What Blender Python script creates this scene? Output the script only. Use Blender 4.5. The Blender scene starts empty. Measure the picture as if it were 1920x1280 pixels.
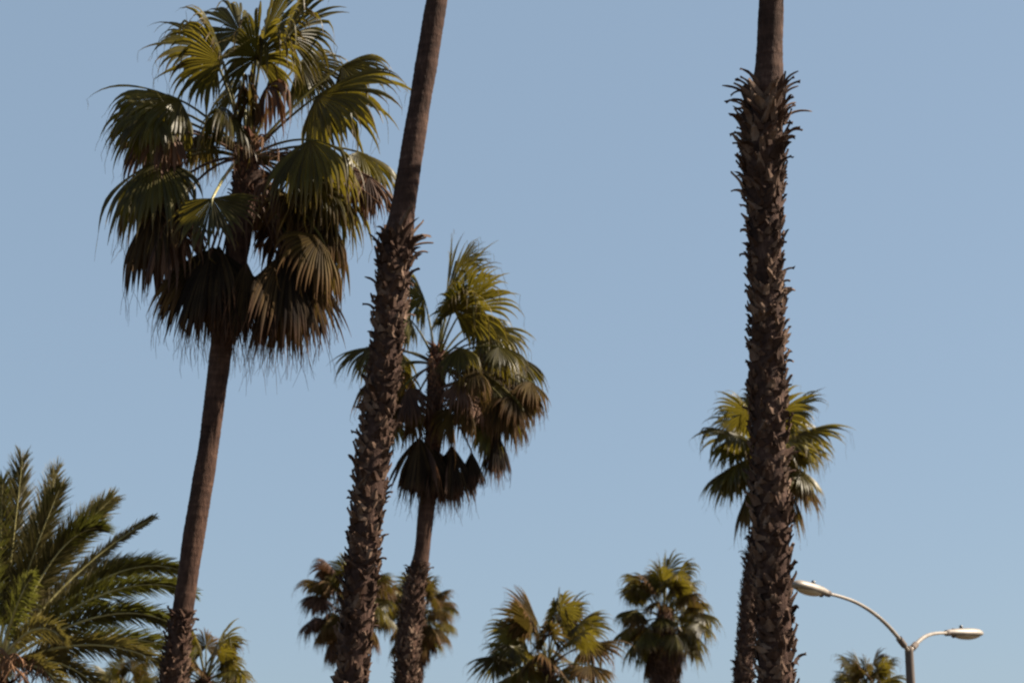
import bpy, math, random
import numpy as np
from mathutils import Vector

# ------------------------------------------------------------------ camera, sky, sun
S = bpy.context.scene
COL = S.collection
FPX, PITCH, EYE = 3733.0, math.radians(15.5), 1.6
cam_d = bpy.data.cameras.new('camera'); cam = bpy.data.objects.new('camera', cam_d); COL.objects.link(cam)
cam_d.sensor_width = 36.0; cam_d.lens = FPX * 36.0 / 1920.0
cam_d.clip_start = 0.1; cam_d.clip_end = 20000
cam.location = (0, 0, EYE); cam.rotation_euler = (math.pi / 2 + PITCH, 0, 0)
cam_d.dof.use_dof = True; cam_d.dof.focus_distance = 25.5; cam_d.dof.aperture_fstop = 1.7
S.camera = cam

SUN_AZ, SUN_EL = math.radians(84), math.radians(41)      # azimuth measured from +Y towards +X
world = bpy.data.worlds.new('World'); S.world = world; world.use_nodes = True
wn, wl = world.node_tree.nodes, world.node_tree.links
bg = wn['Background']
sky = wn.new('ShaderNodeTexSky'); sky.sky_type = 'NISHITA'; sky.sun_disc = False
sky.sun_elevation = SUN_EL; sky.sun_rotation = SUN_AZ
sky.altitude = 0; sky.air_density = 1.0; sky.dust_density = 1.5; sky.ozone_density = 1.0
hs = wn.new('ShaderNodeHueSaturation'); hs.inputs['Saturation'].default_value = 1.0; hs.inputs['Value'].default_value = .84
hz = wn.new('ShaderNodeMix'); hz.data_type = 'RGBA'; hz.inputs[0].default_value = .72
hz.inputs[7].default_value = (2.66, 3.62, 4.66, 1)        # even milky veil of a hazy coast sky
gc = wn.new('ShaderNodeTexCoord'); sx = wn.new('ShaderNodeSeparateXYZ'); hr = wn.new('ShaderNodeMapRange')   # the veil thins out high overhead
wl.new(gc.outputs['Generated'], sx.inputs[0]); wl.new(sx.outputs[2], hr.inputs[0])
hr.inputs[1].default_value = .45; hr.inputs[2].default_value = .66; hr.inputs[3].default_value = .59; hr.inputs[4].default_value = .0
wl.new(hr.outputs[0], hz.inputs[0])
wl.new(sky.outputs[0], hs.inputs['Color']); wl.new(hs.outputs[0], hz.inputs[6]); wl.new(hz.outputs[2], bg.inputs['Color'])
bg.inputs['Strength'].default_value = 0.0518
sd = bpy.data.lights.new('sun', 'SUN'); sun = bpy.data.objects.new('sun', sd); COL.objects.link(sun)
sd.energy = 5.0; sd.angle = math.radians(0.5); sd.color = (1.0, 0.88, 0.72)
tosun = Vector((math.sin(SUN_AZ) * math.cos(SUN_EL), math.cos(SUN_AZ) * math.cos(SUN_EL), math.sin(SUN_EL)))
sun.rotation_euler = tosun.to_track_quat('Z', 'Y').to_euler(); sun.location = (30, 0, 60)
S.view_settings.view_transform = 'Standard'; S.view_settings.look = 'None'
S.view_settings.exposure = 1.42; S.view_settings.gamma = 1.0; S.view_settings.use_curve_mapping = False
S.cycles.filter_width = 2.3

# ------------------------------------------------------------------ helpers
UP = np.array([0., 0., 1.])
def P(px, py, d):
    """world point at ground distance d (along +Y) seen at photo pixel (px, py)"""
    x = (px - 960) / FPX; y = (640 - py) / FPX
    ray = np.array([x, math.cos(PITCH) - y * math.sin(PITCH), math.sin(PITCH) + y * math.cos(PITCH)])
    return np.array([0, 0, EYE]) + ray * (d / ray[1])
def mpp(py, d):                                     # metres per photo pixel at that distance
    p = P(960, py, d); return (p[1] * math.cos(PITCH) + (p[2] - EYE) * math.sin(PITCH)) / FPX
def unit(v):
    n = np.linalg.norm(v); return v / n if n > 1e-9 else v
def rowunit(a):
    return a / np.maximum(np.linalg.norm(a, axis=1, keepdims=True), 1e-9)

class MB:
    """collects vertices, faces and two per-vertex values for ONE mesh object"""
    def __init__(s): s.v = []; s.f = []; s.u = []; s.r = []; s.n = 0
    def add(s, v, f, u=0.0, r=0.0):
        v = np.asarray(v, float).reshape(-1, 3); k = len(v)
        s.v.append(v); s.f.append(np.asarray(f, int).reshape(-1, 4) + s.n)
        s.u.append(np.broadcast_to(np.asarray(u, float), (k,))); s.r.append(np.broadcast_to(np.asarray(r, float), (k,)))
        s.n += k
    def build(s, name, mat, parent=None, loc=(0, 0, 0), smooth=False):
        me = bpy.data.meshes.new(name)
        V = np.concatenate(s.v); F = np.concatenate(s.f)
        faces = [tuple(q) if q[2] != q[3] else tuple(q[:3]) for q in F.tolist()]
        me.from_pydata(V.tolist(), [], faces)
        for nm, val in (('u', s.u), ('r', s.r)):
            me.attributes.new(nm, 'FLOAT', 'POINT').data.foreach_set('value', np.concatenate(val).astype(np.float32))
        if smooth: me.polygons.foreach_set('use_smooth', [True] * len(me.polygons))
        me.materials.append(mat); me.update()
        o = bpy.data.objects.new(name, me); COL.objects.link(o)
        o.location = loc
        if parent is not None: o.parent = parent
        return o
def grid_faces(rows, cols, wrap):
    f = []
    for i in range(rows - 1):
        for j in range(cols if wrap else cols - 1):
            k = (j + 1) % cols
            f.append((i * cols + j, i * cols + k, (i + 1) * cols + k, (i + 1) * cols + j))
    return np.array(f)
def tube(mb, pts, rad, sides=8, cap=True, flat=1.0, u=None):
    pts = np.asarray(pts, float); n = len(pts); rad = np.broadcast_to(np.asarray(rad, float), (n,))
    tg = rowunit(np.gradient(pts, axis=0))
    ref = np.array([0, 1., 0]) if abs(tg[0][1]) < .9 else np.array([1., 0, 0])
    V = []
    for i in range(n):
        a = unit(np.cross(tg[i], ref)); b = np.cross(tg[i], a); 
        for j in range(sides):
            t = 2 * math.pi * j / sides
            V.append(pts[i] + rad[i] * (a * math.cos(t) + b * math.sin(t) * flat))
    V = np.array(V); f = grid_faces(n, sides, True)
    uu = np.repeat(np.linspace(0, 1, n) if u is None else u, sides)
    mb.add(V, f, uu)
    if cap:
        for e in (0, n - 1):
            c = mb.n
            ring = V[e * sides:(e + 1) * sides]
            mb.add(np.vstack([ring, pts[e]]), [(j, (j + 1) % sides, sides, sides) for j in range(sides)], e and 1)
def bez(a, b, c, n):
    t = np.linspace(0, 1, n)[:, None]; return (1 - t) ** 2 * a + 2 * t * (1 - t) * b + t ** 2 * c
def thing(name, loc, label, cat, group=None):
    o = bpy.data.objects.new(name, None); COL.objects.link(o); o.location = tuple(loc)
    o.empty_display_size = 0.3
    o['label'] = label; o['category'] = cat
    if group: o['group'] = group
    return o

# ------------------------------------------------------------------ materials
def nodes(name):
    m = bpy.data.materials.new(name); m.use_nodes = True
    nt = m.node_tree; return m, nt.nodes, nt.links, nt.nodes['Principled BSDF']
def attr(N, nm):
    a = N.new('ShaderNodeAttribute'); a.attribute_name = nm; return a.outputs['Fac']
def ramp(N, stops):
    r = N.new('ShaderNodeValToRGB'); e = r.color_ramp.elements
    while len(e) < len(stops): e.new(0.5)
    for k, (p, c) in enumerate(stops): e[k].position = p; e[k].color = (*c, 1)
    return r
def mixc(N, L, fac, a, b, mode='MIX'):
    m = N.new('ShaderNodeMix'); m.data_type = 'RGBA'; m.blend_type = mode
    for sock, val in ((m.inputs[0], fac), (m.inputs[6], a), (m.inputs[7], b)):
        if hasattr(val, 'is_linked'): L.new(val, sock)
        elif isinstance(val, tuple): sock.default_value = (*val, 1)
        else: sock.default_value = val
    return m.outputs[2]
def leaf_mat(name, c_dark, c_mid, c_light, tip, rough=.38, trans=.35, tcol=(0.16, 0.17, 0.02), tipstart=.72, spec=.5):
    m, N, L, B = nodes(name)
    tc = N.new('ShaderNodeTexCoord')
    nz = N.new('ShaderNodeTexNoise'); nz.inputs['Scale'].default_value = 3.0; nz.inputs['Detail'].default_value = 4
    L.new(tc.outputs['Object'], nz.inputs['Vector'])
    oi = N.new('ShaderNodeObjectInfo')
    ad = N.new('ShaderNodeMath'); ad.operation = 'MULTIPLY_ADD'
    L.new(attr(N, 'r'), ad.inputs[0]); ad.inputs[1].default_value = .55
    mu = N.new('ShaderNodeMath'); mu.operation = 'MULTIPLY_ADD'; L.new(nz.outputs['Fac'], mu.inputs[0]); mu.inputs[1].default_value = .6
    om = N.new('ShaderNodeMath'); om.operation = 'MULTIPLY_ADD'; L.new(oi.outputs['Random'], om.inputs[0]); om.inputs[1].default_value = .5; om.inputs[2].default_value = -.28
    L.new(om.outputs[0], mu.inputs[2]); L.new(mu.outputs[0], ad.inputs[2])
    rp = ramp(N, [(0.05, c_dark), (.5, c_mid), (.95, c_light)]); L.new(ad.outputs[0], rp.inputs[0])
    mr = N.new('ShaderNodeMapRange'); L.new(attr(N, 'u'), mr.inputs[0]); mr.inputs[1].default_value = tipstart; mr.inputs[2].default_value = 1.0
    col = mixc(N, L, mr.outputs[0], rp.outputs[0], tip)
    L.new(col, B.inputs['Base Color']); B.inputs['Roughness'].default_value = rough
    B.inputs['Specular IOR Level'].default_value = spec
    tr = N.new('ShaderNodeBsdfTranslucent')
    tcl = mixc(N, L, .6, col, tcol)
    L.new(tcl, tr.inputs['Color'])
    mx = N.new('ShaderNodeMixShader'); mx.inputs[0].default_value = trans
    L.new(B.outputs[0], mx.inputs[1]); L.new(tr.outputs[0], mx.inputs[2])
    L.new(mx.outputs[0], N['Material Output'].inputs['Surface'])
    return m
def bark_mat(name, c1, c2, c3, scale=9., stretch=.25, bump=.6, rough=.9):
    m, N, L, B = nodes(name)
    tc = N.new('ShaderNodeTexCoord'); mp = N.new('ShaderNodeMapping'); mp.inputs['Scale'].default_value = (1, 1, stretch)
    L.new(tc.outputs['Object'], mp.inputs['Vector'])
    n1 = N.new('ShaderNodeTexNoise'); n1.inputs['Scale'].default_value = scale; n1.inputs['Detail'].default_value = 8; n1.inputs['Roughness'].default_value = .65
    L.new(mp.outputs[0], n1.inputs['Vector'])
    n2 = N.new('ShaderNodeTexNoise'); n2.inputs['Detail'].default_value = 3; n2.inputs['Scale'].default_value = scale * .17; L.new(tc.outputs['Object'], n2.inputs['Vector'])
    av = N.new('ShaderNodeMath'); av.operation = 'MULTIPLY_ADD'; L.new(n1.outputs['Fac'], av.inputs[0]); av.inputs[1].default_value = .8
    a2 = N.new('ShaderNodeMath'); a2.operation = 'MULTIPLY_ADD'; L.new(attr(N, 'r'), a2.inputs[0]); a2.inputs[1].default_value = .35
    m3 = N.new('ShaderNodeMath'); m3.operation = 'MULTIPLY_ADD'; L.new(n2.outputs['Fac'], m3.inputs[0]); m3.inputs[1].default_value = .75; m3.inputs[2].default_value = -.42
    L.new(m3.outputs[0], a2.inputs[2]); L.new(a2.outputs[0], av.inputs[2])
    rp = ramp(N, [(.2, c1), (.52, c2), (.88, c3)]); L.new(av.outputs[0], rp.inputs[0])
    L.new(rp.outputs[0], B.inputs['Base Color']); B.inputs['Roughness'].default_value = rough
    B.inputs['Specular IOR Level'].default_value = .15
    bp = N.new('ShaderNodeBump'); bp.inputs['Strength'].default_value = bump; bp.inputs['Distance'].default_value = .03
    L.new(n1.outputs['Fac'], bp.inputs['Height']); L.new(bp.outputs[0], B.inputs['Normal'])
    return m
M_LEAF = leaf_mat('fan_leaf_green', (.015, .011, .003), (.036, .032, .006), (.10, .082, .013), (.12, .075, .03), rough=.43, spec=.2, trans=.34, tcol=(.27, .21, .02))
M_OLD = leaf_mat('fan_leaf_old', (.018, .011, .005), (.036, .023, .008), (.085, .055, .014), (.13, .066, .028), rough=.62, spec=.07, trans=.3, tcol=(.18, .13, .02), tipstart=.5)
M_SKIRT = leaf_mat('fan_leaf_skirt', (.010, .006, .004), (.022, .014, .007), (.075, .045, .018), (.06, .03, .017), rough=.7, trans=.12, tcol=(.12, .06, .02), spec=.08)
M_DEAD = leaf_mat('fan_leaf_dead', (.022, .011, .008), (.048, .024, .015), (.13, .068, .040), (.13, .07, .042), rough=.7, trans=.2, tcol=(.22, .10, .04), spec=.2)
M_DATE = leaf_mat('date_leaf', (.020, .015, .005), (.054, .044, .012), (.135, .105, .028), (.15, .115, .05), rough=.45, spec=.25, trans=.32, tipstart=.8)
M_DATEOLD = leaf_mat('date_leaf_old', (.030, .026, .008), (.066, .055, .016), (.13, .10, .032), (.17, .115, .05), rough=.5, trans=.3, tcol=(.2, .16, .03))
M_PET = bark_mat('petiole_green', (.05, .04, .012), (.11, .10, .025), (.18, .15, .05), scale=4, stretch=1, bump=.05, rough=.35)
M_PETD = bark_mat('petiole_brown', (.04, .02, .013), (.09, .045, .025), (.16, .09, .05), scale=4, stretch=1, bump=.1, rough=.6)
M_RACH = bark_mat('rachis_yellow', (.26, .23, .09), (.40, .36, .17), (.5, .46, .28), scale=3, stretch=1, bump=.03, rough=.3)
M_TRUNK = bark_mat('palm_trunk_grey', (.022, .012, .009), (.055, .030, .022), (.14, .085, .062), scale=20, stretch=.3, bump=.9)
M_BROWN = bark_mat('palm_trunk_brown', (.022, .011, .008), (.06, .032, .022), (.14, .080, .054), scale=22, stretch=.3, bump=.9)
M_CORE = bark_mat('palm_fibre', (.02, .013, .009), (.045, .028, .02), (.08, .05, .035), scale=20, stretch=.3, bump=1)
M_BOOT = bark_mat('leaf_base_weathered', (.024, .012, .008), (.060, .033, .022), (.23, .155, .11), scale=8, stretch=.4, bump=.5)
M_BOOTR = bark_mat('leaf_base_red', (.03, .012, .008), (.08, .034, .021), (.26, .135, .085), scale=8, stretch=.4, bump=.4)
M_STALK = bark_mat('flower_stalk', (.12, .06, .03), (.22, .12, .065), (.36, .22, .14), scale=6, stretch=1, bump=.1, rough=.6)

# ------------------------------------------------------------------ setting: ground
gm, N, L, B = nodes('dry_ground')
nz = N.new('ShaderNodeTexNoise'); nz.inputs['Scale'].default_value = .12; nz.inputs['Detail'].default_value = 10
tc = N.new('ShaderNodeTexCoord'); L.new(tc.outputs['Object'], nz.inputs['Vector'])
rp = ramp(N, [(.3, (.028, .024, .016)), (.55, (.045, .036, .022)), (.8, (.07, .055, .036))]); L.new(nz.outputs['Fac'], rp.inputs[0])
L.new(rp.outputs[0], B.inputs['Base Color']); B.inputs['Roughness'].default_value = .95
g = MB(); n = 41; xs = np.sign(np.linspace(-1, 1, n)) * np.abs(np.linspace(-1, 1, n)) ** 3 * 9000
g.add([(x, y, 0) for y in xs for x in xs], grid_faces(n, n, False)); gnd = g.build('ground', gm); gnd['kind'] = 'structure'

# ------------------------------------------------------------------ fan palm pieces
def fan_frond(H, R, rng, parent, loc, mat, pmat, nseg=44, phimax=2.25, arch=.18, fold=.45, g0=.7, g1=1.6,
              roll=0., tdir=None, M=11, us=.60, prad=.018, name='frond', miss=0., close=1.0, rag=1.0, wide=1.12):
    """one fan leaf: leaf stalk as a sub-part, blade of pleated segments that hang from their split tips"""
    H = np.asarray(H, float); hl = np.linalg.norm(H); fold = fold * 1.15; g1 = g1 * 1.55
    P1 = H * .5 + UP * arch * hl
    t = unit(H - P1) if tdir is None else unit(np.asarray(tdir, float))
    s = np.cross(t, UP)
    if np.linalg.norm(s) < .25:
        hz = np.array([H[0], H[1], 0]); s = np.cross(unit(hz) if np.linalg.norm(hz) > .05 else np.array([0, 1., 0]), UP)
    s = unit(s - t * s.dot(t)); n = np.cross(s, t)
    cr, sr = math.cos(roll), math.sin(roll); s, n = s * cr + n * sr, n * cr - s * sr
    ph = np.linspace(-phimax, phimax, nseg) * close + rng.normal(0, .012, nseg)
    keep = rng.random(nseg) >= miss
    sp, cp = np.sin(ph)[:, None], np.cos(ph)[:, None]
    d = cp * t + sp * s * math.cos(fold) - np.abs(sp) * n * math.sin(fold)
    d = rowunit(d)
    side = rowunit(-sp * t + cp * s * math.cos(fold) - np.sign(sp) * cp * n * math.sin(fold))
    ln = R * 1.08 * (.74 + .26 * np.cos(ph * .7)) * rng.normal(1, .09, nseg)
    clump = np.convolve(rng.normal(0, 1, nseg + 6), np.ones(7) / 7, 'valid') * 2.2       # neighbouring tips droop together
    tipdrop = np.clip(1 + .35 * clump + rng.normal(0, .35, nseg), .15, 2.6)
    snap = np.where(rng.random(nseg) < .13 * rag, rng.uniform(2.5, 6, nseg), 0.)         # bent, broken segments hang straight down
    snap_u = rng.uniform(.3, .75, nseg)
    hw_s = R * us * math.tan(phimax * close / nseg) * wide
    p = np.repeat(H[None, :], nseg, 0); d0 = d.copy()
    seg_r = rng.random(nseg)
    sway = rng.normal(0, .10, (nseg, 3)); sway[:, 2] *= .3
    rowsV, rowsU = [], []
    for i in range(M + 1):
        u = i / M
        if i:
            g = g0 * (.25 + u) / M + g1 * tipdrop * (max(0., u - us + .08) * 3.2) / M
            d = d.copy(); d[:, 2] -= g + snap * ((u > snap_u) & (u < snap_u + .3)) * (3.0 / M)
            if u > us: d += sway * (2.2 / M)
            d = rowunit(d); p = p + d * (ln / M)[:, None]
        sd_ = rowunit(side - d * np.sum(side * d, 1, keepdims=True)); nn = np.cross(sd_, d)
        hw = max(.004, R * u * math.tan(phimax * close / nseg) * wide) if u <= us else hw_s * max(.0, 1 - (u - us) / (1 - us)) ** 1.15 + .0025
        rowsV.append(np.stack([p - sd_ * hw, p + nn * hw * .55, p + sd_ * hw], 1)); rowsU.append(u)
    A = np.stack(rowsV, 1)                                  # seg, row, 3, xyz
    A = A[keep]; seg_r = seg_r[keep]; k = len(A)
    f1 = grid_faces(M + 1, 3, False)
    F = (f1[None] + (np.arange(k) * (M + 1) * 3)[:, None, None]).reshape(-1, 4)
    mb = MB(); U = np.tile(np.repeat(rowsU, 3), k); mb.add(A.reshape(-1, 3), F, U, np.repeat(seg_r, (M + 1) * 3))
    # loose threads hanging from some of the tips
    tips = A[:, -1, 1, :]
    for q in np.flatnonzero(rng.random(k) < .55):
        e = tips[q]; dl = np.array([rng.normal(0, .05), rng.normal(0, .05), -rng.uniform(.08, .34)]) * R
        w = np.array([.0028, 0, 0]); m_ = e + dl * .5 + rng.normal(0, .015, 3)
        mb.add([e - w, e + w, m_ - w, m_ + w, e + dl - w * .5, e + dl + w * .5], [(0, 1, 3, 2), (2, 3, 5, 4)], 1, .7)
    fr = mb.build(name, mat, parent, loc)
    pm = MB(); pts = bez(np.zeros(3), P1, H, 9); pts = np.vstack([pts, H + t * R * .18])
    rr = np.linspace(1.5, .8, 10); rr[0] = 2.1; rr[-1] = .25
    tube(pm, pts, prad * rr, 6, flat=.6)
    pm.build('petiole', pmat, fr, smooth=True)
    return fr

def path_fn(pts):
    pts = np.array(pts); seg = np.linalg.norm(np.diff(pts[:, :3], axis=0), axis=1); cs = np.concatenate([[0], np.cumsum(seg)])
    def f(sv): return np.array([np.interp(sv, cs, pts[:, k]) for k in range(pts.shape[1])])
    return f, cs[-1]
def smooth_path(pts, n=120):
    f, Lt = path_fn(pts); q = np.array([f(x) for x in np.linspace(0, Lt, n)])
    for _ in range(6): q[1:-1] = (q[:-2] + q[1:-1] * 2 + q[2:]) / 4
    return q
def trunk_mesh(pts, rng, sides=22, ring=.12, amp=.016, core=None):
    """bare stem with leaf-scar rings and a slightly lumpy outline; pts rows are x, y, z, radius from the ground up"""
    f, Lt = path_fn(smooth_path(pts)); step = .028; n = int(Lt / step) + 2
    ph = np.linspace(0, 2 * math.pi, sides, endpoint=False)
    V = []; R_ = []
    lob = rng.normal(0, 1, (3,)); scar_j = 0.; nxt = ring; sc = 0.
    for i in range(n):
        q = f(min(i * step, Lt)); s_ = i * step
        if s_ > nxt: sc = rng.uniform(.5, 1.4); nxt += ring * rng.uniform(.6, 1.5)
        else: sc *= .62
        slow = .03 * math.sin(s_ * 1.3 + lob[0]) + .025 * math.sin(s_ * 2.9 + lob[1]) + .015 * math.sin(s_ * 7.1 + lob[2])
        cf = 1. if core is None or s_ > core[0] else core[1]
        rr = cf * q[3] * (1 + slow + amp * sc + rng.normal(0, .006) + .02 * np.sin(2 * ph + s_ * .7) + rng.normal(0, .010, sides))
        V.append(np.stack([q[0] + rr * np.cos(ph), q[1] + rr * np.sin(ph), np.full(sides, q[2])], 1)); R_.append(.35 * min(1., sc) + .25 * rng.random())
    mb = MB(); mb.add(np.concatenate(V), grid_faces(n, sides, True), np.repeat(np.linspace(0, 1, n), sides), np.repeat(R_, sides)); return mb
def boots_mesh(pts, s0, s1, rng, dens=1.0, size=1.0, top=.9, topsize=1.9, r_in=.84):
    """old leaf bases: broad overlapping scales that hug the stem, many of them ending in a stub that stands off"""
    f, Lt = path_fn(smooth_path(pts)); mb = MB(); s_ = s0; az = rng.uniform(0, 6.28)
    while s_ < s1:
        q = f(s_); rad = q[3]
        per = max(5, int(2 * math.pi * rad / (.105 * size)))
        s_ += .115 * size / per / dens
        az += 2.39996 + rng.normal(0, .35)
        c, s = math.cos(az), math.sin(az); er = np.array([c, s, 0]); et = np.array([-s, c, 0])
        near = max(0., 1 - (s1 - s_) / top)                 # longer, wilder stubs just under the bare stem
        k = size * (1 + (topsize - 1) * near)
        long_ = rng.random() < .16 + .55 * near
        Lb = (rng.uniform(.11, .20) if long_ else rng.uniform(.06, .16)) * k; w0 = rng.uniform(.034, .085) * size
        th = math.radians(rng.uniform(54, 76))
        the = math.radians(rng.normal(10, 24)) if long_ else math.radians(rng.uniform(45, 80))
        lean = rng.normal(0, .38); rows = 8
        p = q[:3] + er * (rad * r_in + rng.uniform(-.02, .025)); V = []
        tipw = (rng.uniform(.010, .022) if long_ else rng.uniform(.010, .03)) * size; tw = rng.normal(0, .45)
        for i in range(rows):
            v = i / (rows - 1)
            a = th + (the - th) * max(0, (v - .3) / .7)
            if i:
                p = p + (er * math.cos(a) + UP * math.sin(a) + et * lean) * (Lb / (rows - 1))
            nr = er * math.sin(a) - UP * math.cos(a)
            e2 = et + nr * tw * v
            hw = w0 if v < .3 else tipw + (w0 - tipw) * (1 - (v - .3) / .7) ** 1.5
            hw *= 1 + rng.normal(0, .10); tk = .026 * size * (1 - .55 * v) + .004
            if v > .95: hw *= .5
            wrap = min(.5, (hw / max(rad, .05)) ** 2 * .5) * rad
            V += [p - e2 * hw - er * wrap, p + nr * tk, p + e2 * hw - er * wrap, p - nr * tk * .5]
        V = np.array(V); V[-4:] += rng.normal(0, .010, (4, 3))
        F = np.vstack([grid_faces(rows, 4, True), [(rows * 4 - 4, rows * 4 - 3, rows * 4 - 2, rows * 4 - 1)]])
        mb.add(V, F, np.repeat(np.linspace(0, 1, rows), 4), rng.random())
    return mb
def flower_stalk(pts, rng, parent, loc, mat=None, rad=.012, brs=14):
    mb = MB(); a, b, c = [np.asarray(q, float) for q in pts]
    path = bez(a, b, c, 14); tube(mb, path, np.linspace(rad, rad * .35, 14), 6)
    for k in range(brs):
        i = rng.integers(4, 14); p = path[i]
        ln = rng.uniform(.12, .38); dr = np.array([rng.normal(0, .4), rng.normal(0, .4), -1]) 
        m_ = p + np.array([rng.normal(0, .08), rng.normal(0, .08), -.25 * ln])
        tube(mb, bez(p, m_, m_ + unit(dr) * ln, 6), np.linspace(rad * .45, rad * .2, 6), 4, cap=False)
    return mb.build('flower_stalk', mat or M_STALK, parent, loc, smooth=True)

# ------------------------------------------------------------------ fan palms
GROUP = 'fan palms against the sky'
class Palm:
    def __init__(s, label, d, axis, bare_from=None, bottom_px=None, seed=1, trunk_mat=None, boot_mat=None, boot_size=1., base_r=1.25,
                 crown=None, boots=True, group=GROUP, boot_dens=1.0, boot_kw=None):
        """axis: (px, py, width_px) from the top downwards; bare_from: photo row where the leaf bases end (bare above)"""
        s.d = d; s.rng = np.random.default_rng(seed)
        w = [np.append(P(a[0], a[1], d), a[2] * .5 * mpp(a[1], d)) for a in axis]
        low = w[-1]; prv = w[-2]; sl = (low[:3] - prv[:3]) / (low[2] - prv[2])
        n = 6
        for k in range(1, n + 1):
            z = low[2] * (1 - k / n); x = low[:3] + sl * (z - low[2]) * (1 - .25 * k / n)
            w.append(np.array([x[0], x[1], z, low[3] * (1 + (base_r - 1) * (k / n) ** 2)]))
        w = w[::-1]; base = w[0][:3].copy()
        s.root = thing('fan_palm', base, label, 'palm tree', group); s.base = base
        pts = np.array(w); pts[:, :3] -= base; s.pts = pts
        zc = None
        f, Lt = path_fn(smooth_path(pts)); s.f, s.Lt = f, Lt
        if boots and bare_from is not None:
            zb = P(960, bare_from, d)[2]
            ss = np.linspace(0, Lt, 400); sb = ss[np.argmin([abs(f(x)[2] - zb) for x in ss])]
            boots_mesh(pts, 0, sb, s.rng, size=boot_size, dens=boot_dens, **(boot_kw or {})).build('leaf_bases', boot_mat or M_BOOT, s.root)
        trunk_mesh(pts, s.rng, core=(sb, .86) if boots and bare_from is not None else None).build('trunk', trunk_mat or M_TRUNK, s.root, smooth=True)
        s.c = (P(*crown, d) if crown else P(axis[0][0], axis[0][1], d)) - base
        s.k = 1.0; s.mop = 0; s.px = mpp(crown[1] if crown else axis[0][1], d)
    def frond(s, hx, hy, dy, Rpx, kind='g', base=None, **kw):
        """a leaf whose blade starts at photo pixel (hx, hy), dy metres nearer (-) or farther (+) than the stem"""
        b = s.c if base is None else P(base[0], base[1], s.d) - s.base
        H = P(hx, hy, s.d + dy) - s.base - b
        mat = {'g': M_LEAF, 'o': M_OLD, 'd': M_DEAD, 'k': M_SKIRT}[kind]
        if s.mop and 'tdir' not in kw: kw['fold'] = kw.get('fold', .45) + .22; kw['g0'] = kw.get('g0', .7) + s.mop
        pm = M_PETD if kind in 'dk' else M_PET
        return fan_frond(H, Rpx * s.px * s.k, s.rng, s.root, b, mat, kw.pop('pmat', pm), **kw)
    def fill(s, n, e0, e1, Lp, R, kinds='g', az0=0., spread=.0, **kw):
        """leaves spread round the crown by the golden angle, elevations from e0 to e1 degrees"""
        for k in range(n):
            e = math.radians(e0 + (e1 - e0) * (k + .5) / n + s.rng.normal(0, 5)); a = az0 + k * 2.39996 + s.rng.normal(0, .15)
            L_ = Lp * s.rng.uniform(.8, 1.15)
            H = L_ * np.array([math.cos(e) * math.cos(a), math.cos(e) * math.sin(a), math.sin(e)])
            kd = kinds[int(s.rng.integers(len(kinds)))]
            q = dict(g0=.7, g1=1.7, fold=s.rng.uniform(.3, .7), arch=.16, nseg=34); q.update(kw)
            b = s.c + np.array([0, 0, -.25 * Lp * (1 - (math.degrees(e) + 90) / 180)])
            fan_frond(H, R * s.rng.uniform(.85, 1.1), s.rng, s.root, b, {'g': M_LEAF, 'o': M_OLD, 'd': M_DEAD}[kd],
                      M_PETD if kd == 'd' else M_PET, **q)
    def heart(s, length=.9, size=.9, rmul=1.0, mat=None):
        """fresh leaf bases packed round the top of the stem"""
        q = s.pts.copy(); q[:, 3] *= rmul
        boots_mesh(q, max(0, s.Lt - length), s.Lt + .02, s.rng, dens=1.3, size=size, top=.5, topsize=1.3, r_in=.7).build('fresh_leaf_bases', mat or M_BOOTR, s.root)
    def stalk(s, px1, px2, dy, **kw):
        b = s.c; m = P(px1[0], px1[1], s.d + dy * .6) - s.base; e = P(px2[0], px2[1], s.d + dy) - s.base
        return flower_stalk((np.zeros(3), m - b, e - b), s.rng, s.root, b, **kw)

# --- A: the tall palm at the left with its whole crown in view
A = Palm('tall fan palm with a wide shaggy crown above a slender bare brown trunk', 28,
         [(466, 262, 34), (463, 320, 48), (455, 400, 44), (436, 530, 40), (415, 650, 40), (391, 840, 40), (364, 1000, 40), (342, 1150, 39), (334, 1200, 50), (325, 1280, 52)],
         bare_from=1148, seed=11, trunk_mat=M_BROWN, crown=(462, 300), boot_size=.68, boot_kw=dict(top=.4, topsize=1.2))
A.heart(1.1, .85, 1.1); A.k = 1.24
hang = dict(g0=1.3, g1=2.2)
A.frond(498, 62, .25, 118, phimax=2.3, fold=.25, g0=.45, g1=1.7, roll=.3)
A.frond(535, 68, -.25, 105, phimax=2.2, fold=.35, g0=.6, g1=1.9, roll=-.2, arch=.1)
A.frond(450, 60, .5, 105, fold=.5, g1=1.8)
A.frond(480, 110, -.6, 100, fold=.5, g0=1.0, g1=2.2)
A.frond(395, 95, .3, 100, fold=.5, g0=.8, g1=2.0)
A.frond(600, 330, -.2, 100, kind='g', fold=.5, g0=1.0, g1=1.7, arch=.25)
A.frond(418, 118, -.3, 105, fold=.5, g0=.8, g1=2.0, arch=.12)
A.frond(425, 205, -.75, 92, kind='g', fold=.7, g0=1.6, g1=2.4, arch=.35)
A.mop = .4
A.frond(338, 188, -.15, 122, fold=.5, g0=.75, g1=1.7, arch=.16)
A.frond(305, 240, .35, 100, kind='d', fold=.8, g0=1.3, g1=2.2, arch=.2, miss=.5, nseg=30)
A.frond(296, 300, -.3, 128, fold=.5, g0=1.0, g1=1.6, arch=.25, roll=.25)
A.frond(290, 388, .1, 130, kind='k', fold=.6, g0=1.2, g1=1.8, arch=.36)
A.frond(398, 372, -1.0, 80, kind='g', fold=.15, g0=.3, g1=.5, arch=.08, tdir=(.02, -.25, -1), phimax=1.75, base=(447, 300), pmat=M_RACH, prad=.022, nseg=26)
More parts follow.
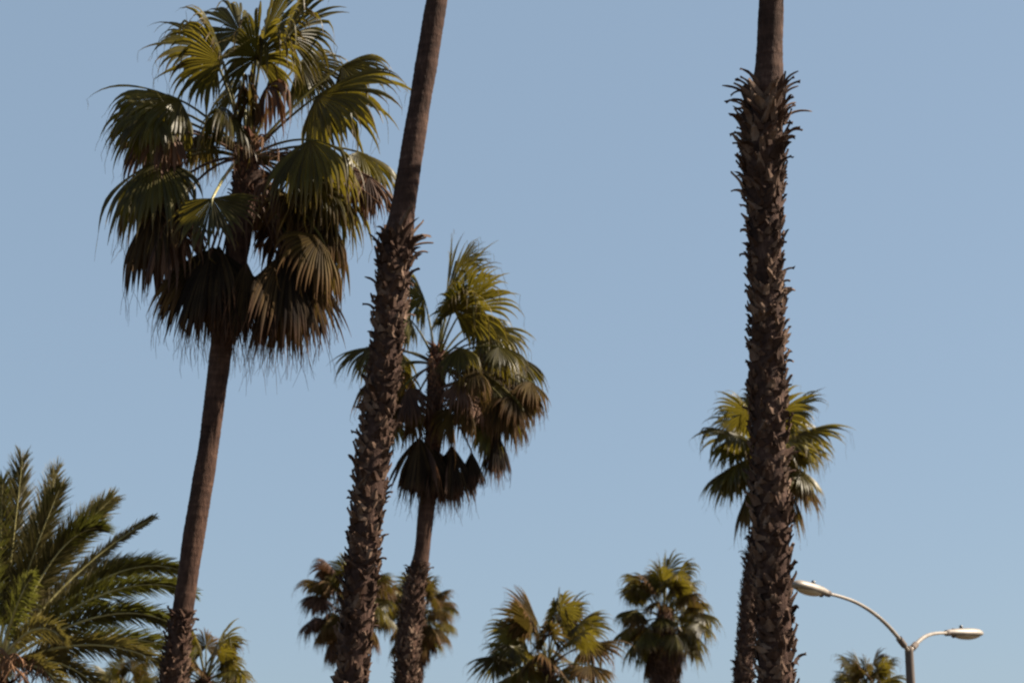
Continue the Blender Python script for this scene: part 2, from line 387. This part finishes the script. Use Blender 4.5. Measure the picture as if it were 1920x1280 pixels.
A.frond(592, 182, -.2, 140, phimax=2.2, fold=.3, g0=.5, g1=1.3, roll=-.35, arch=.08)
A.frond(640, 125, .5, 85, fold=.4, g0=.7, g1=1.6, arch=.1)
A.frond(580, 262, -.7, 128, fold=.45, g0=.9, g1=1.5, arch=.16, roll=-.25)
A.frond(672, 285, .6, 90, fold=.4, g0=.8, g1=1.6)
A.frond(655, 310, .1, 95, kind='d', fold=.7, g0=1.1, g1=2.2, arch=.2, miss=.35)
A.frond(572, 372, .2, 118, kind='o', fold=.6, g0=1.1, g1=2.0, arch=.3)
A.frond(602, 445, -.3, 100, kind='o', fold=.5, g0=1.0, g1=1.9, arch=.4, base=(458, 350))
bell = dict(fold=.35, g0=1.15, g1=.4, arch=.3, nseg=60, us=.70, wide=1.5, rag=.8)
A.k = 1.0
for (hx, hy, bx) in ((398, 462, 452), (542, 478, 470)):           # the hanging skirt: two full lobes of several leaves each
    q = -1 if hx < 460 else 1
    for (ox, oy, dy, tx, ty, kd, pm_) in ((0, 0, -.25, .10, -.45, 'k', 1.2), (-12 * q, -2, -.1, .42, -.15, 'k', 1.1), (14 * q, 6, .1, -.30, -.25, 'o', 1.05), (0, 4, .3, .15, .45, 'k', 1.2), (-20 * q, 14, .15, -.42, .1, 'd', .9)):
        A.frond(hx + ox, hy + oy, dy, 172, kind=kd, tdir=(tx * q, ty, -1), phimax=pm_, base=(bx, 355), **bell)
A.frond(462, 490, -.4, 140, kind='k', tdir=(0, -.15, -1), phimax=.6, base=(460, 380), **bell)
A.k = 1.24
A.frond(620, 410, .2, 95, kind='o', fold=.6, g0=1.2, g1=1.6, arch=.35)
A.frond(300, 200, .5, 95, fold=.5, g0=.9, g1=1.6)
A.frond(560, 120, .6, 100, fold=.5, g0=.8, g1=1.7)
A.frond(500, 330, .6, 110, kind='d', fold=.7, g0=1.8, g1=1.4)
A.frond(465, 190, -.35, 85, kind='o', fold=.8, g0=2.0, g1=1.6)
A.frond(500, 165, -.45, 90, kind='d', fold=.9, g0=2.4, g1=2.2, arch=.35, miss=.45, nseg=30)
A.frond(515, 330, -.35, 60, kind='d', fold=.8, g0=1.9, g1=2.2, miss=.4, tdir=(.3, 0, -1), nseg=26)
A.frond(545, 420, .6, 95, kind='d', fold=.7, g0=1.5, g1=2.0)
A.frond(385, 250, .9, 80, kind='o', fold=.6, g0=1.0, g1=2.0)
A.frond(452, 160, .9, 85, kind='g', fold=.5, g1=1.9)
A.frond(610, 335, .2, 112, kind='g', fold=.6, g0=.9, g1=1.8, arch=.2)
A.frond(610, 455, .15, 92, kind='o', fold=.7, g0=1.2, g1=1.8, arch=.4, base=(458, 350))
A.frond(285, 330, .5, 105, kind='o', fold=.6, g0=1.0, g1=1.8, arch=.3)
A.frond(310, 420, -.2, 100, kind='d', fold=.8, g0=1.3, g1=1.8, arch=.4, miss=.25)
A.frond(290, 215, -.5, 90, kind='g', fold=.6, g0=.9, g1=1.9, arch=.2)
A.frond(322, 245, -.5, 80, kind='d', fold=.9, g0=1.6, g1=2.2, miss=.55, nseg=28)
A.frond(690, 330, -.1, 70, kind='d', fold=.9, g0=1.5, g1=2.4, miss=.4, nseg=28)
A.stalk((500, 210), (490, 300), -.6, brs=24); A.stalk((430, 230), (440, 330), -.7, brs=16, mat=M_PETD)
A.stalk((520, 190), (525, 330), -.5, brs=26)
A.stalk((400, 250), (300, 300), -.3, brs=12, mat=M_PETD)
A.stalk((540, 230), (735, 400), -.3, brs=22)

# --- B: the leaning trunk in the middle, crown above the picture
Bp = Palm('leaning fan palm in the middle, its trunk rough with leaf bases up to a collar', 25.5,
          [(862, -330, 36), (850, -160, 38), (817, 10, 40), (803, 100, 43), (786, 200, 42), (770, 300, 41), (752, 415, 42), (746, 445, 62), (739, 500, 68), (729, 607, 60), (708, 794, 60), (698, 860, 68), (693, 928, 62), (678, 1065, 64), (664, 1200, 64), (659, 1280, 60)],
          bare_from=440, seed=22, crown=(860, -310), boot_dens=1.15)
# --- C: behind B
C = Palm('mid sized fan palm right behind the leaning middle trunk, crown hanging with dead brown leaves', 40,
         [(818, 650, 22), (818, 690, 34), (815, 780, 30), (808, 880, 29), (799, 957, 29), (790, 1050, 29), (782, 1070, 42), (772, 1150, 46), (766, 1200, 48), (760, 1280, 46)],
         bare_from=1062, seed=33, trunk_mat=M_BROWN, crown=(818, 685), boot_size=.75, boot_kw=dict(top=.4, topsize=1.25))
C.heart(2.3, .75, 1.05); C.k = 1.2
C.frond(836, 560, .1, 105, fold=.4, g0=.4, g1=1.0, phimax=1.5, tdir=(.08, .1, 1))
C.frond(868, 580, -.4, 92, fold=.35, g0=.4, g1=1.2, roll=.4)
C.frond(850, 580, -.6, 72, fold=.4, g0=.9, g1=1.8)
C.mop = .3; C.k = 1.06
C.frond(795, 560, .2, 80, fold=.5, g0=.8, g1=1.8)
C.frond(770, 600, -.3, 72, fold=.5, g0=1.2, g1=2.0)
C.frond(912, 618, .1, 88, fold=.5, g0=.7, g1=1.6, arch=.2)
C.frond(862, 652, -.5, 76, fold=.55, g0=.9, g1=1.6, arch=.3)
C.frond(905, 640, .5, 78, kind='d', fold=.7, g0=1.3, g1=2.4, miss=.4)
C.frond(925, 712, -.1, 112, fold=1.0, g0=.8, g1=2.6, arch=.2)
C.frond(888, 700, .3, 90, kind='d', fold=.7, g0=1.2, g1=2.2, miss=.3)
C.frond(985, 725, .1, 66, kind='o', fold=.8, g0=1.0, g1=2.2, arch=.25)
C.frond(925, 800, .1, 74, fold=.5, g0=1.2, g1=2.0, arch=.3)
C.frond(846, 770, -.5, 68, kind='o', fold=.7, g0=1.7, g1=2.0, arch=.3)
C.frond(700, 650, .2, 78, fold=.45, g0=.7, g1=1.5, arch=.16)
C.frond(710, 700, -.4, 80, kind='o', fold=.5, g0=1.1, g1=1.8, arch=.25)
C.frond(720, 770, .2, 78, fold=.5, g0=1.1, g1=1.8, arch=.25)
C.frond(765, 728, -.6, 70, kind='d', fold=.6, g0=1.2, g1=2.0, arch=.2)
C.frond(770, 770, .3, 62, kind='o', fold=.6, g0=1.4, g1=2.0)
skirt = dict(fold=.5, g0=.9, g1=.4, arch=.3, nseg=34, us=.78, wide=1.5, rag=.5)
for (hx, hy, R_, w_) in ((786, 820, 112, .75), (847, 834, 106, .6), (884, 846, 66, .5), (930, 806, 84, .45), (812, 838, 100, .6)):
    for (dy, tx, ty, kd) in ((-.15, -.12, -.25, 'k'), (.05, .18, .1, 'd'), (.15, -.05, .3, 'k')):
        C.frond(hx, hy, dy, R_ / 1.1, kind=kd, tdir=(tx, ty, -1), phimax=w_ * 1.25, base=(816, 752), **skirt)
C.frond(945, 690, .3, 95, kind='o', fold=.8, g0=.8, g1=1.6, arch=.18)
C.frond(876, 752, -.4, 70, kind='o', fold=.7, g0=1.5, g1=1.6, arch=.3)
C.frond(745, 690, .5, 85, kind='o', fold=.5, g0=1.1, g1=1.6)
C.frond(860, 500, .2, 60, fold=.4, g0=.3, g1=.8, phimax=1.3)
C.frond(900, 680, .9, 85, kind='g', fold=.5, g0=1.0, g1=1.8)
C.frond(940, 745, -.2, 82, kind='o', fold=.9, g0=1.1, g1=2.4, arch=.3)
C.frond(960, 665, .4, 80, kind='g', fold=.8, g0=.9, g1=2.0, arch=.2)
C.frond(960, 770, .5, 65, kind='d', fold=.8, g0=1.3, g1=2.2, miss=.3)
for (x, y, dy, R_, kd) in ((995, 715, .0, 58, 'o'), (935, 650, -.3, 70, 'g'), (890, 690, -.7, 66, 'o'), (950, 710, .4, 72, 'o'), (905, 745, -.1, 66, 'd'), (965, 745, -.1, 62, 'o'), (865, 715, -.7, 62, 'd'), (750, 660, .3, 66, 'g'), (740, 745, -.1, 62, 'o'), (900, 600, .5, 66, 'g')):
    C.frond(x, y, dy, R_, kind=kd, fold=.5, g0=.9, g1=2.0, arch=.22)
C.stalk((840, 640), (870, 760), -.4, brs=22); C.stalk((900, 650), (985, 750), .2, brs=20, mat=M_PETD); C.stalk((800, 640), (822, 720), -.5, brs=24)
# --- D: near trunk at the right, crown above the picture
D = Palm('tallest and nearest fan palm, upright trunk shaggy with spiky leaf bases beside the street lamp', 24,
         [(1458, -330, 40), (1450, -150, 44), (1446, 10, 46), (1443, 90, 46), (1441, 160, 50), (1438, 200, 68), (1431, 270, 86), (1431, 335, 84), (1434, 385, 68), (1438, 600, 69), (1442, 800, 70), (1447, 1000, 73), (1454, 1280, 77)],
         bare_from=178, seed=44, crown=(1458, -310), boot_dens=1.15, boot_kw=dict(top=1.55, topsize=2.3))
# --- E: behind D
E = Palm('small fan palm half hidden behind the spiky upright trunk at the right', 54,
         [(1441, 820, 20), (1440, 860, 26), (1430, 950, 26), (1415, 1030, 26), (1407, 1100, 36), (1393, 1280, 38)], bare_from=1010, seed=55, crown=(1440, 860))
E.heart(1.2, .8); E.k = 1.18
for q in [(1385, 815, -.2, 80), (1395, 790, .5, 62), (1385, 868, .1, 78), (1400, 925, -.2, 72), (1405, 775, -.3, 58), (1428, 770, .4, 70), (1480, 770, .2, 62), (1490, 815, -.2, 82), (1478, 830, -.8, 70), (1485, 870, .3, 72), (1495, 890, -.3, 70), (1480, 915, .0, 72), (1450, 780, -.4, 70), (1465, 800, .7, 75), (1410, 830, .9, 75)]:
    E.frond(*q, fold=.45, g0=.6, g1=1.1, nseg=32, kind='g' if q[1] < 880 else 'o')
E.fill(8, -85, -45, .9, .95, 'd', g0=1.8)
E.fill(6, 30, -20, 1.0, .9, 'g')
# --- far palms
def far_palm(label, d, cx, cy, wt, Rc, seed, low=None, n=26, bare=None, skirt=10, habit=(.6, 1.2, 'gggoo'), extra=(), stalks=()):
    low = low or [(cx - 4, 1280, wt)]
    p = Palm(label, d, [(cx, cy - 8, min(wt, 30) * .6), (cx, cy, min(wt, 30))] + [(a, b, c) for a, b, c in low], bare_from=bare, seed=seed, crown=(cx, cy))
    R = Rc * p.px * .46; Lp = Rc * p.px * .63; n += 8
    p.heart(1.0, .8)
    p.fill(n, 80, -45, Lp, R, habit[2], az0=seed, g0=habit[0], g1=habit[1])
    p.fill(skirt, -50, -84, Lp, R * .95, 'dod', az0=seed * 2., g0=1.8)
    for s_ in stalks: p.stalk(*s_[0:3], brs=18)
    return p
far_palm('distant fan palm whose crown shows left of the leaning middle trunk', 74, 655, 1130, 26, 102, 61, low=[(652, 1280, 26)], bare=1160, habit=(1.0, 1.4, 'ggood'), skirt=12)
far_palm('distant fan palm whose crown shows between and right of the two middle trunks', 78, 785, 1150, 26, 82, 62, low=[(780, 1280, 26)], bare=1180, habit=(.8, 1.5, 'gogoo'))
far_palm('low fan palm in the bottom middle with arching bare flower stalks and spread out leaves', 58, 1028, 1246, 30, 150, 63, bare=1240, habit=(.4, .8, 'ggoog'), n=24,
         stalks=[((1120, 1180), (1152, 1250), -.4), ((1100, 1190), (1158, 1220), .3), ((1000, 1190), (950, 1260), -.5)])
far_palm('compact fan palm with a thick brown skirted trunk between the middle palms and the lamp', 66, 1246, 1150, 54, 108, 64, low=[(1246, 1220, 58), (1246, 1280, 62)], bare=1175, n=30, habit=(.9, 1.3, 'gggo'), skirt=12)
far_palm('fan palm at the bottom edge showing only its crown top beside the lamp pole', 70, 1628, 1300, 26, 82, 65, low=[(1628, 1340, 26)], bare=1310, n=34, habit=(.6, 1.0, 'ggggo'))
far_palm('small fan palm with upright arching leaves just right of the brown left trunk', 50, 385, 1275, 26, 105, 66, low=[(385, 1330, 26)], bare=1290, n=20, skirt=4)
far_palm('low fan palm mostly hidden behind the feathery date palm', 62, 235, 1310, 26, 80, 67, low=[(235, 1350, 26)], bare=1310, n=22, skirt=4)
# crowns of the two near palms stand above the picture
for p in (Bp, D):
    p.heart(.8, .9); p.fill(22, 80, 8, 1.1, 1.05, 'ggggo', g0=.8, g1=1.6)

# ------------------------------------------------------------------ date palm
def feather_frond(b, c, tip, rng, parent, loc, mat, npair=170, ll=.50, rad=.022, vee=.18, start=.16, droop=.35, roll=0., rmat=None):
    n = 40; path = bez(np.asarray(b, float), np.asarray(c, float), np.asarray(tip, float), n)
    tg = rowunit(np.gradient(path, axis=0)); mb = MB()
    v = np.linspace(start, .995, npair) + rng.normal(0, .002, npair)
    for sgn in (-1, 1):
        idx = np.clip(v, 0, 1) * (n - 1); i0 = np.minimum(idx.astype(int), n - 2); fr = (idx - i0)[:, None]
        p = path[i0] * (1 - fr) + path[i0 + 1] * fr; t = rowunit(tg[i0] * (1 - fr) + tg[i0 + 1] * fr)
        ref = np.tile(UP, (npair, 1)); hz = unit(np.array([tip[0] - b[0], tip[1] - b[1], 0]) + 1e-6)
        s = rowunit(np.cross(np.tile(hz, (npair, 1)), ref)); s = rowunit(s - t * np.sum(s * t, 1, keepdims=True)); nn = np.cross(s, t)
        cr, sr = math.cos(roll), math.sin(roll); s, nn = s * cr + nn * sr, nn * cr - s * sr
        spread = (1.0 - .5 * v ** 2)[:, None] * .68
        vr = (vee + rng.normal(0, .18, npair))[:, None]
        d = rowunit(t * (.75 + .25 * v[:, None]) + sgn * s * spread + nn * vr + rng.normal(0, .10, (npair, 3)))
        L_ = ll * (.35 + .65 * np.sin(np.clip((v - start) / (1 - start) * .86 + .12, 0, 1) * math.pi) ** .6) * rng.normal(1, .10, npair)
        L_[rng.random(npair) < .03] *= .4
        rows = []; K = 4; w0 = .0115
        sd = rowunit(np.cross(d, nn)); q = p.copy(); r_ = rng.random(npair)
        for k in range(K + 1):
            u = k / K
            if k:
                d = d.copy(); d[:, 2] -= droop * u / K * (1 + .0 * r_); d = rowunit(d); q = q + d * (L_ / K)[:, None]
            hw = w0 * (.6 + .8 * u if u < .5 else (1 - u) * 2.0) + .0015
            rows.append(np.stack([q - sd * hw, q + sd * hw], 1))
        Aa = np.stack(rows, 1); f1 = grid_faces(K + 1, 2, False)
        F = (f1[None] + (np.arange(npair) * (K + 1) * 2)[:, None, None]).reshape(-1, 4)
        U = np.tile(np.repeat(np.linspace(0, 1, K + 1), 2), npair)
        mb.add(Aa.reshape(-1, 3), F, U, np.repeat(r_, (K + 1) * 2))
    fo = mb.build('frond', mat, parent, loc)
    rm = MB(); rr = np.linspace(1.6, .22, n) * rad; tube(rm, path, rr, 6, flat=.7); rm.build('rachis', rmat or M_RACH, fo, smooth=True)
    return fo
rng = np.random.default_rng(7)
JD = 38.0; jc = P(-8, 1262, JD); jb = np.array([jc[0], JD, 0.])
J = thing('date_palm', jb, 'feathery date palm with long arching fronds in the bottom left corner', 'palm tree')
tp = np.array([[0, 0, z, .33 + .06 * math.exp(-z * 1.5)] for z in np.linspace(0, jc[2] - .15, 10)])
trunk_mesh(tp, rng, sides=24).build('trunk', M_CORE, J, smooth=True)
_, jl = path_fn(smooth_path(tp)); boots_mesh(tp, 0, jl, rng, size=1.15, top=.7, topsize=1.5).build('leaf_bases', M_BOOTR, J)
def jf(bx, by, cx, cy, tx, ty, dy, mat=M_DATE, **kw):
    b = P(bx, by, JD + dy * .1); o = P(-8, 1255, JD)
    c = P(cx, cy, JD + dy * .5); t = P(tx, ty, JD + dy)
    b = o + (b - o) * .4
    kw['roll'] = kw.get('roll', .3) + .75
    feather_frond(np.zeros(3), c - b, t - b, rng, J, tuple(b - jb), mat, **kw)
jf(5, 1200, 20, 1060, 42, 862, -.5, roll=-.75, ll=.64, npair=210)
jf(12, 1190, 60, 1040, 108, 882, .7, roll=.5, ll=.64, npair=210)
jf(15, 1190, 50, 1060, 112, 915, -.6, roll=-.4, ll=.64, npair=210)
jf(25, 1180, 95, 1040, 208, 936, .5, roll=.5, ll=.64, npair=210)
jf(25, 1190, 105, 985, 186, 990, -.4, roll=-.3, ll=.64, npair=210, mat=M_DATE)
jf(35, 1190, 130, 1060, 288, 970, .9, M_DATEOLD, ll=.3, roll=.4)
jf(30, 1190, 150, 1040, 262, 1062, 1.3, M_DATEOLD)
jf(40, 1200, 215, 1015, 345, 1072, .5, roll=.25, npair=210, droop=.6)
jf(40, 1210, 210, 1050, 360, 1110, -.3, roll=.1, npair=210, droop=.6)
jf(40, 1220, 220, 1095, 340, 1180, -.5, roll=.25, npair=210, droop=.6)
jf(40, 1230, 200, 1160, 345, 1222, .2, roll=.2)
jf(30, 1240, 180, 1165, 325, 1255, -.9, M_DATEOLD, droop=.7)
jf(30, 1255, 130, 1200, 215, 1330, -.9, M_DATEOLD, droop=.7)
jf(20, 1260, 100, 1210, 150, 1360, -1.5, M_DATEOLD, droop=.8)
jf(0, 1200, 0, 1050, 5, 900, -.6, roll=-.75); jf(-10, 1200, -30, 1040, -60, 880, .4); jf(-5, 1200, -10, 1080, -20, 930, -1.2)
jf(20, 1200, 60, 1100, 90, 1000, 2.4); jf(20, 1200, 30, 1120, 60, 1080, -2.6, droop=.7)
jf(20, 1210, 70, 1140, 120, 1200, -2.6, M_DATEOLD, droop=.8)
for k in range(12):
    a = math.radians(100 + k * 15); e = rng.uniform(-.1, .9); r = rng.uniform(2.6, 3.4)
    tipv = np.array([math.cos(a) * r * .9, math.sin(a) * r * .9, e * 1.8 - .3]); cv = np.array([tipv[0] * .5, tipv[1] * .5, tipv[2] * .6 + 1.2])
    if tipv[1] < -.5 and tipv[0] > -1: continue
    feather_frond(np.zeros(3), cv, tipv, rng, J, (0, 0, jc[2]), M_DATE)
for (mx, my, ex, ey, dy) in [(30, 1190, 50, 1260, -.8), (60, 1200, 90, 1270, -.9), (10, 1215, 60, 1290, -1.2), (-10, 1180, 20, 1240, -1.0)]:
    m_ = P(mx, my, JD + dy * .5) - jc; e_ = P(ex, ey, JD + dy) - jc
    flower_stalk((np.zeros(3), m_, e_), rng, J, tuple(jc - jb), rad=.03, brs=30)

# ------------------------------------------------------------------ street lamp
lm, N, L, B = nodes('lamp_paint'); 
nz = N.new('ShaderNodeTexNoise'); nz.inputs['Scale'].default_value = 6; nz.inputs['Detail'].default_value = 6
rp = ramp(N, [(.3, (.17, .14, .11)), (.7, (.29, .25, .205))]); L.new(nz.outputs['Fac'], rp.inputs[0]); L.new(rp.outputs[0], B.inputs['Base Color'])
B.inputs['Roughness'].default_value = .5
pmx, N, L, B = nodes('lamp_pole_concrete')
nz = N.new('ShaderNodeTexNoise'); nz.inputs['Scale'].default_value = 14; nz.inputs['Detail'].default_value = 8
rp = ramp(N, [(.3, (.075, .056, .044)), (.7, (.135, .10, .08))]); L.new(nz.outputs['Fac'], rp.inputs[0]); L.new(rp.outputs[0], B.inputs['Base Color'])
B.inputs['Roughness'].default_value = .85
lens, N, L, B = nodes('lamp_lens'); B.inputs['Base Color'].default_value = (.55, .42, .26, 1); B.inputs['Roughness'].default_value = .25; B.inputs['Transmission Weight'].default_value = .3
cell, N, L, B = nodes('photocell_plastic'); B.inputs['Base Color'].default_value = (.03, .035, .04, 1); B.inputs['Roughness'].default_value = .4
LD = 45.0; AY = 3.4
top = P(1704, 1212, LD); base = np.array([top[0], LD, 0])
lamp = thing('street_lamp', base, 'double armed street lamp with pale cobra heads on a concrete pole', 'street lamp')
mp_ = mpp(1212, LD)
mb = MB(); zz = np.array([0, .06, .1, .45, .5, 2, 4, top[2] - .12, top[2] - .1, top[2] - .02, top[2] + .02]); rw = np.array([.26, .26, .2, .18, .14, .13, .115, 8 * mp_, 8 * mp_, 7.4 * mp_, 4 * mp_])
tube(mb, [(0, 0, z) for z in zz], rw, 20); mb.build('pole', pmx, lamp, smooth=True)
def arm(end_px, head_px, dy, mids, w0, w1):
    a = np.array([0, 0, top[2] - .12]); hl = P(*end_px, LD + dy * .78) - base; he = P(*head_px, LD + dy) - base
    hl[1] = dy * .78
    m = MB(); pts = [a]
    for (x, y, k) in mids: pts.append(P(x, y, LD + dy * k) - base)
    pts.append(hl); pts = np.array(pts)
    f, Lt = path_fn(np.hstack([pts, np.zeros((len(pts), 1))])); q = np.array([f(x)[:3] for x in np.linspace(0, Lt, 40)])
    for _ in range(40): q[1:-1] = (q[:-2] + 2 * q[1:-1] + q[2:]) / 4
    tube(m, q, np.linspace(w0, w1, 40) * .88, 12); ar = m.build('arm', lm, lamp, smooth=True)
    # cobra head: long, flattened housing, rounded nose
    jm = MB(); i0 = 3; tube(jm, q[i0:i0 + 4], w0 * 1.35, 12); jm.build('clamp', pmx, ar, smooth=True)
    ax = unit(he - hl); Lh = np.linalg.norm(he - hl); sd_ = unit(np.cross(ax, UP)); nu = np.cross(sd_, ax)
    prof = [(-.06, .045, .045, 0), (0, .055, .055, 0), (.06, .08, .07, 0), (.2, .13, .09, -.005), (.4, .165, .105, -.01), (.65, .18, .11, -.012), (.85, .165, .10, -.012), (.95, .12, .07, -.01), (1.0, .05, .03, -.01)]
    hm = MB(); V = []; S_ = 20
    for (v, wd, ht, off) in prof:
        c_ = hl + ax * Lh * v + nu * off
        for j in range(S_):
            t = 2 * math.pi * j / S_; y = math.sin(t); y = y if y > 0 else y * .6
            V.append(c_ + sd_ * wd * math.cos(t) + nu * ht * 1.25 * y)
    e = hl + ax * Lh * 1.01; V.append(e); V.append(hl - ax * .05); n_ = len(prof)
    F = list(map(tuple, grid_faces(n_, S_, True))) + [((n_ - 1) * S_ + j, (n_ - 1) * S_ + (j + 1) % S_, n_ * S_, n_ * S_) for j in range(S_)]
    hm.add(V, F); hd = hm.build('lamp_head', lm, lamp, smooth=True)
    sm = MB(); tube(sm, [hl + ax * Lh * .17, hl + ax * Lh * .185], .118, 20, flat=.8); tube(sm, [hl - ax * .05, hl + ax * .05], .072, 14); sm.build('seam', pmx, hd, smooth=True)
    lb = MB(); V = []
    for i in range(9):
        v = i / 8; b_ = math.sin(math.pi * (.06 + .88 * v)) ** .5; c_ = hl + ax * Lh * (.22 + .68 * v) - nu * .05
        for j in range(9):
            t = math.pi * j / 8; V.append(c_ + sd_ * .135 * b_ * math.cos(t) - nu * .105 * b_ * math.sin(t))
    lb.add(V, grid_faces(9, 9, False)); lb.build('lens', lens, hd, smooth=True)
    pc = MB(); c_ = hl + ax * Lh * .42 + nu * .08; tube(pc, [c_, c_ + nu * .05, c_ + nu * .10, c_ + nu * .115], [.045, .045, .04, .02], 12); pc.build('photocell', cell, hd, smooth=True)
arm((1552, 1112), (1487, 1094), -AY, [(1690, 1200, .1), (1655, 1160, .3), (1612, 1130, .52), (1578, 1117, .68)], .055, .04)
arm((1776, 1186), (1840, 1187), AY, [(1718, 1205, .1), (1733, 1192, .3), (1752, 1186, .55)], .055, .04)
